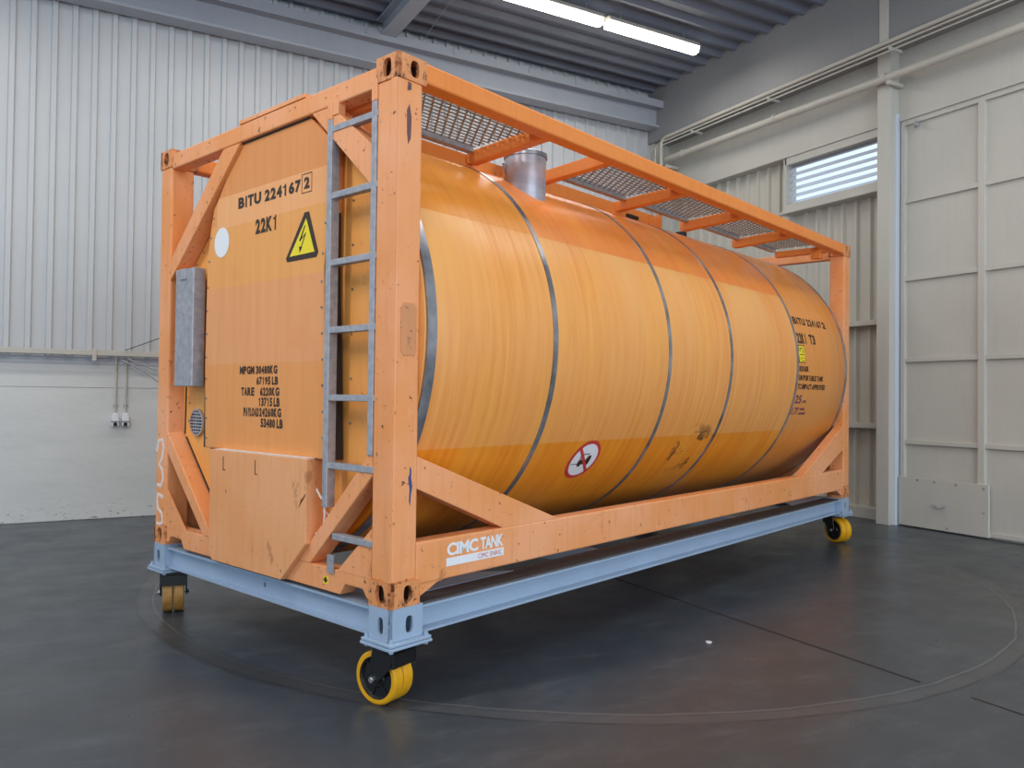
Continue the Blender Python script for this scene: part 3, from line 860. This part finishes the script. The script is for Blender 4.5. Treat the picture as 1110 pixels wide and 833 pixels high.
# no-forklift sign on the shell (arc-length coordinates about its centre)
SX, SA = 1.722, radians(-34.6)
def sg(a, b, d=0):
    r = RT + .002 + d; th = SA + b / RT
    return (SX + a, YC - r * cos(th), ZC + r * sin(th))


def disc(k, r, d, n=48):
    c0 = k.bm.verts.new(sg(0, 0, d)); pr = [c0]
    rings = []
    for f in (.33, .66, 1): rings.append([k.bm.verts.new(sg(r * f * cos(2 * pi * i / n), r * f * sin(2 * pi * i / n), d)) for i in range(n)])
    for i in range(n):
        j = (i + 1) % n; k.bm.faces.new((c0, rings[0][i], rings[0][j]))
        for A, B in zip(rings, rings[1:]): k.bm.faces.new((A[i], B[i], B[j], A[j]))


k = MB(); disc(k, .152, 0); SG = k.build('forklift_ban_sign', M['red'], SHELL)
k = MB(); disc(k, .126, .001); k.build('sign_field', M['white'], SG)
k = MB(); f2 = lambda a, b: sg(a, b, .002)
poly(k, [(-.115, -.030), (-.115, -.024), (-.05, -.024), (-.05, -.030)], f2)           # fork
poly(k, [(-.052, -.035), (-.052, .065), (-.044, .065), (-.044, -.035)], f2)            # mast
poly(k, [(-.044, -.032), (-.044, .004), (.068, .004), (.068, -.032)], f2)              # body
poly(k, [(.018, .004), (.030, .036), (.062, .036), (.068, .004)], f2)                  # rear
poly(k, [(-.036, .004), (-.030, .052), (-.022, .052), (-.028, .004)], f2)
poly(k, [(-.030, .046), (-.030, .053), (.034, .053), (.034, .046)], f2)                # cab roof
for cx in (-.024, .046): poly(k, [(cx + .017 * cos(t * pi / 8), -.035 + .017 * sin(t * pi / 8)) for t in range(16)], f2)
k.build('sign_forklift', M['ink'], SG)
k = MB(); f3 = lambda a, b: sg(a, b, .003)
for i in range(12):
    t0, t1 = -.091 + i * .182 / 12, -.091 + (i + 1) * .182 / 12
    poly(k, [(t0 - .008, -t0 - .008), (t0 + .008, -t0 + .008), (t1 + .008, -t1 + .008), (t1 - .008, -t1 - .008)], f3)
bmesh.ops.remove_doubles(k.bm, verts=k.bm.verts, dist=.0005); k.build('sign_slash', M['red'], SG)

# maker's decal on the bottom rail
side = lambda x, z: (x, .0025, z)
s2 = lambda x, z: (x, .0015, z)
k = MB(); put(k, 'CIMC', side, .355, .575, .198, .262, .035, .92); put(k, 'TANK', side, .592, .765, .198, .262, .035, .92)
k.prism([(.352, .148), (.770, .148), (.770, .188), (.352, .188)], 1, .0022, .004)
DC = k.build('maker_decal', M['white'], T)
k = MB(); put(k, 'CIMC ENRIC', s2, .575, .755, .156, .180, .0); k.build('decal_lettering', M['red'], DC)
# spray marks on the left post
k = MB(); sp = lambda y, z: (-.0005, y, z)
k.tube([sp(2.425, .60), sp(2.40, .67), sp(2.35, .68), sp(2.325, .63), sp(2.345, .56), sp(2.385, .515), sp(2.34, .48), sp(2.325, .42), sp(2.36, .375), sp(2.41, .38)], .014, 6)
k.tube([sp(2.32, .305), sp(2.40, .32), sp(2.405, .27), sp(2.395, .225), sp(2.34, .20), sp(2.325, .14), sp(2.37, .12), sp(2.41, .125)], .014, 6)
for v in k.bm.verts: v.co.x = .0035 + (v.co.x + .0005) * .12
k.build('spray_mark', M['off_white'], LEFTP)
# marks and repair patch on the near post
k = MB(); k.prism([(.040, 1.20), (.055, 1.175), (.125, 1.175), (.135, 1.20), (.135, 1.40), (.12, 1.425), (.055, 1.425), (.040, 1.40)], 1, .0, .006)
k.build('repair_patch', frame_paint('worn_patch_paint', srgb(222, 150, 98), srgb(206, 140, 96), .60, .62), NEAR, bevel=.003)
k = MB(); k.prism([(.105, .49), (.112, .47), (.116, .52), (.124, .56), (.116, .60), (.117, .64), (.108, .655), (.107, .62), (.098, .60), (.108, .55)], 1, .0025, .005); k.build('blue_scuff', M['bluepaint'], NEAR)
k = MB(); k.prism([(.07, 2.17), (.085, 2.20), (.088, 2.30), (.075, 2.36), (.060, 2.33), (.062, 2.22)], 1, .0025, .005); k.prism([(.06, 2.42), (.085, 2.43), (.085, 2.46), (.065, 2.465)], 1, .0025, .005)
k.build('dark_scuff', plain('dark_scuff_paint', srgb(112, 76, 78), .6, 0, .3), NEAR)
k = MB(); k.box(.0095, .011, .498, .538, .038, .075); k.build('small_label', M['yellow'], T)
k = MB(); k.box(.006, .0096, .512, .524, .045, .07); k.box(.006, .0096, .503, .533, .054, .060); k.build('small_label_print', M['ink'], T)

# ------------------------------------------------------------------ wheeled frame
D = thing('transport_dolly', 'pale blue steel frame on casters carrying the orange tank container', 'dolly', (0, 0, ZB), ANG)
BH = .15
for sx, ox in ((-1, 0.0), (1, LX - .20)):
    for sy, oy in ((-1, .002), (1, BY - .157)):
        lx, ly, t = .20, .155, .014
        x0, y0, z0 = ox, oy, -BH; k = MB()
        fx = x0 if sx < 0 else x0 + lx; fy = y0 if sy < 0 else y0 + ly
        k.holed((fx, y0, z0), (0, 1, 0), (0, 0, 1), (sx, 0, 0), ly, BH, t, ly * (.45 if sy < 0 else .55), BH * .44, .020, .040)
        k.holed((x0, fy, z0), (1, 0, 0), (0, 0, 1), (0, sy, 0), lx, BH, t, lx * (.58 if sx < 0 else .42), BH * .44, .022, .040)
        ix = x0 + lx - t if sx < 0 else x0; iy = y0 + ly - t if sy < 0 else y0
        k.box(ix, ix + t, y0 + t * (sy < 0), y0 + ly - t * (sy > 0), z0, 0)
        k.box(x0 + t * (sx < 0), x0 + lx - t * (sx > 0), iy, iy + t, z0, 0)
        k.box(x0 + .001, x0 + lx - .001, y0 + .001, y0 + ly - .001, -.010, -.0005)
        k.build('corner_box', M['blue'], D)
        # bolted mounting plates
        px0, px1 = x0 - .022 if sx < 0 else x0 - .03, x0 + lx + .03 if sx < 0 else x0 + lx + .022
        py0, py1 = y0 - .03, y0 + ly + .03
        k = MB(); k.box(px0, px1, py0, py1, -.166, -.151); k.box(px0 - .004, px1 + .004, py0 - .004, py1 + .004, -.182, -.168)
        PL = k.build('mounting_plate', M['blue'], D, bevel=.003)
        for bx in (px0 + .02, px1 - .02):
            for by in (py0 + .018, py1 - .018):
                k = MB(); k.cyl((bx, by, -.151), (bx, by, -.138), .012, n=6); k.cyl((bx, by, -.138), (bx, by, -.130), .007, n=10); k.cyl((bx, by, -.194), (bx, by, -.182), .011, n=6); k.cyl((bx, by, -.185), (bx, by, -.14), .006, n=8)
                k.build('bolt', M['blue'], PL)
# side and end beams (I sections)
for sy in (0, 1):
    a, b = (.02, .22) if sy == 0 else (BY - .22, BY - .02)
    web = .075 if sy == 0 else BY - .090
    k = MB(); k.box(.20, LX - .20, a, b, -.030, -.018); k.box(.20, LX - .20, a, b, -.150, -.138); k.box(.20, LX - .20, web, web + .012, -.138, -.030)
    k.build('side_beam', M['blue'], D, bevel=.002)
    k = MB(); k.box(.22, LX - .22, a + .012, b, -.018, -.008); k.build('beam_shade_strip', M['flange_shade'], D)  # added dark strip: shade on the flange top put into colour
for sx in (0, 1):
    a, b = (.02, .20) if sx == 0 else (LX - .20, LX - .02)
    web = .055 if sx == 0 else LX - .07
    k = MB(); k.box(a, b, .157, BY - .157, -.030, -.018); k.box(a, b, .157, BY - .157, -.150, -.138)
    if sx == 0:
        k.box(web, web + .012, .157, 1.10, -.138, -.030); k.box(web, web + .012, 1.22, BY - .157, -.138, -.030); k.holed((web, 1.10, -.138), (0, 1, 0), (0, 0, 1), (-1, 0, 0), .12, .108, .012, .06, .055, .013, .013)
    else: k.box(web, web + .012, .157, BY - .157, -.138, -.030)
    k.build('end_beam', M['blue'], D)
for x in (2.0, 4.05):
    MB().box(x - .05, x + .05, .22, BY - .22, -.14, -.03).build('cross_beam', M['blue'], D, bevel=.003)
for sx in (0, 1):
    for sy in (0, 1):
        pts = [(.20, .18), (1.05, .18), (.20, .80)]
        if sx: pts = [(LX - x, y) for x, y in pts]
        if sy: pts = [(x, BY - y) for x, y in pts]
        MB().prism(pts, 2, -.018, -.006).build('corner_plate', M['blue'], D)


# casters: twin wheels in a black fork, tread axis along local x, trail along +y
def caster():
    R_, zc, tr = .125, -.278, .05
    zc = -(ZB - .182) + R_      # axle height relative to the plate underside
    k = MB()
    k.box(-.075, .075, -.065, .065, -.012, 0); k.cyl((0, 0, -.035), (0, 0, -.012), .060, n=28)
    k.box(-.083, .083, -.075, -.066, -.088, 0); k.box(-.083, .083, -.075, -.02, -.026, -.010)
    for s in (-1, 1):
        x0, x1 = (.074, .083) if s > 0 else (-.083, -.074)
        k.prism([(-.075, -.010), (.055, -.010), (tr + .030, zc + .012), (tr + .020, zc - .022), (tr - .020, zc - .022), (-.060, -.085)], 0, x0, x1)
    F = k.build('caster', M['black'], D, bevel=.003)
    for s in (-1, 1):
        c = s * .034
        mt = Matrix.Translation((c, tr, zc))
        Wt = MB().lathe([(-.031, .100), (-.031, .117), (-.024, R_), (.024, R_), (.031, .117), (.031, .100)], mt, 56).build('wheel', M['tyre'], F, smooth=True)
        h = MB().lathe([(-.026, .030), (-.026, .040), (-.016, .048), (-.014, .086), (-.027, .094), (-.027, .101), (.027, .101), (.027, .094), (.014, .086), (.016, .048), (.026, .040), (.026, .030)], mt, 48)
        h.cyl((c - .027, tr, zc), (c + .027, tr, zc), .032, n=24)
        for i in range(6):
            a = i * pi / 3 + .3
            h.box(-.022, .022, -.004, .004, .035, .09, mt @ Matrix.Rotation(a, 4, 'X'))
        h.build('wheel_hub', M['hub'], F, smooth=True)
    k = MB(); k.cyl((-.10, tr, zc), (.10, tr, zc), .008, n=12); k.cyl((-.096, tr, zc), (-.083, tr, zc), .016, n=6); k.cyl((.083, tr, zc), (.096, tr, zc), .016, n=6)
    k.build('axle_bolt', M['chrome'], F)
    return F


base = caster()
spots = [((.078, .072), 9), ((.085, 2.32), -26), ((5.985, .125), 154), ((5.95, 2.33), 40)]
for i, ((x, y), a) in enumerate(spots):
    c = base if i == 0 else copy_tree(base, D)
    if i == 1:                                                     # the left wheel pair is browner
        for w_ in c.children:
            if w_.name.startswith('wheel') and 'hub' not in w_.name:
                w_.data = w_.data.copy(); w_.data.materials[0] = M['tyre_brown']; w_['label'] = 'wheel with brown tread'
    c.location = (x, y, -.182); c.rotation_euler = (0, 0, radians(a))

# scrap on the floor
o = MB().prism([(0, 0), (.018, -.012), (.040, .002), (.034, .022), (.014, .028), (.002, .016)], 2, .0, .006).build('paper_scrap', M['scrap'], loc=(2.02, .09, .0012))
tag(o, 'tiny white scrap lying on the dark floor beside the long joint', 'scrap')
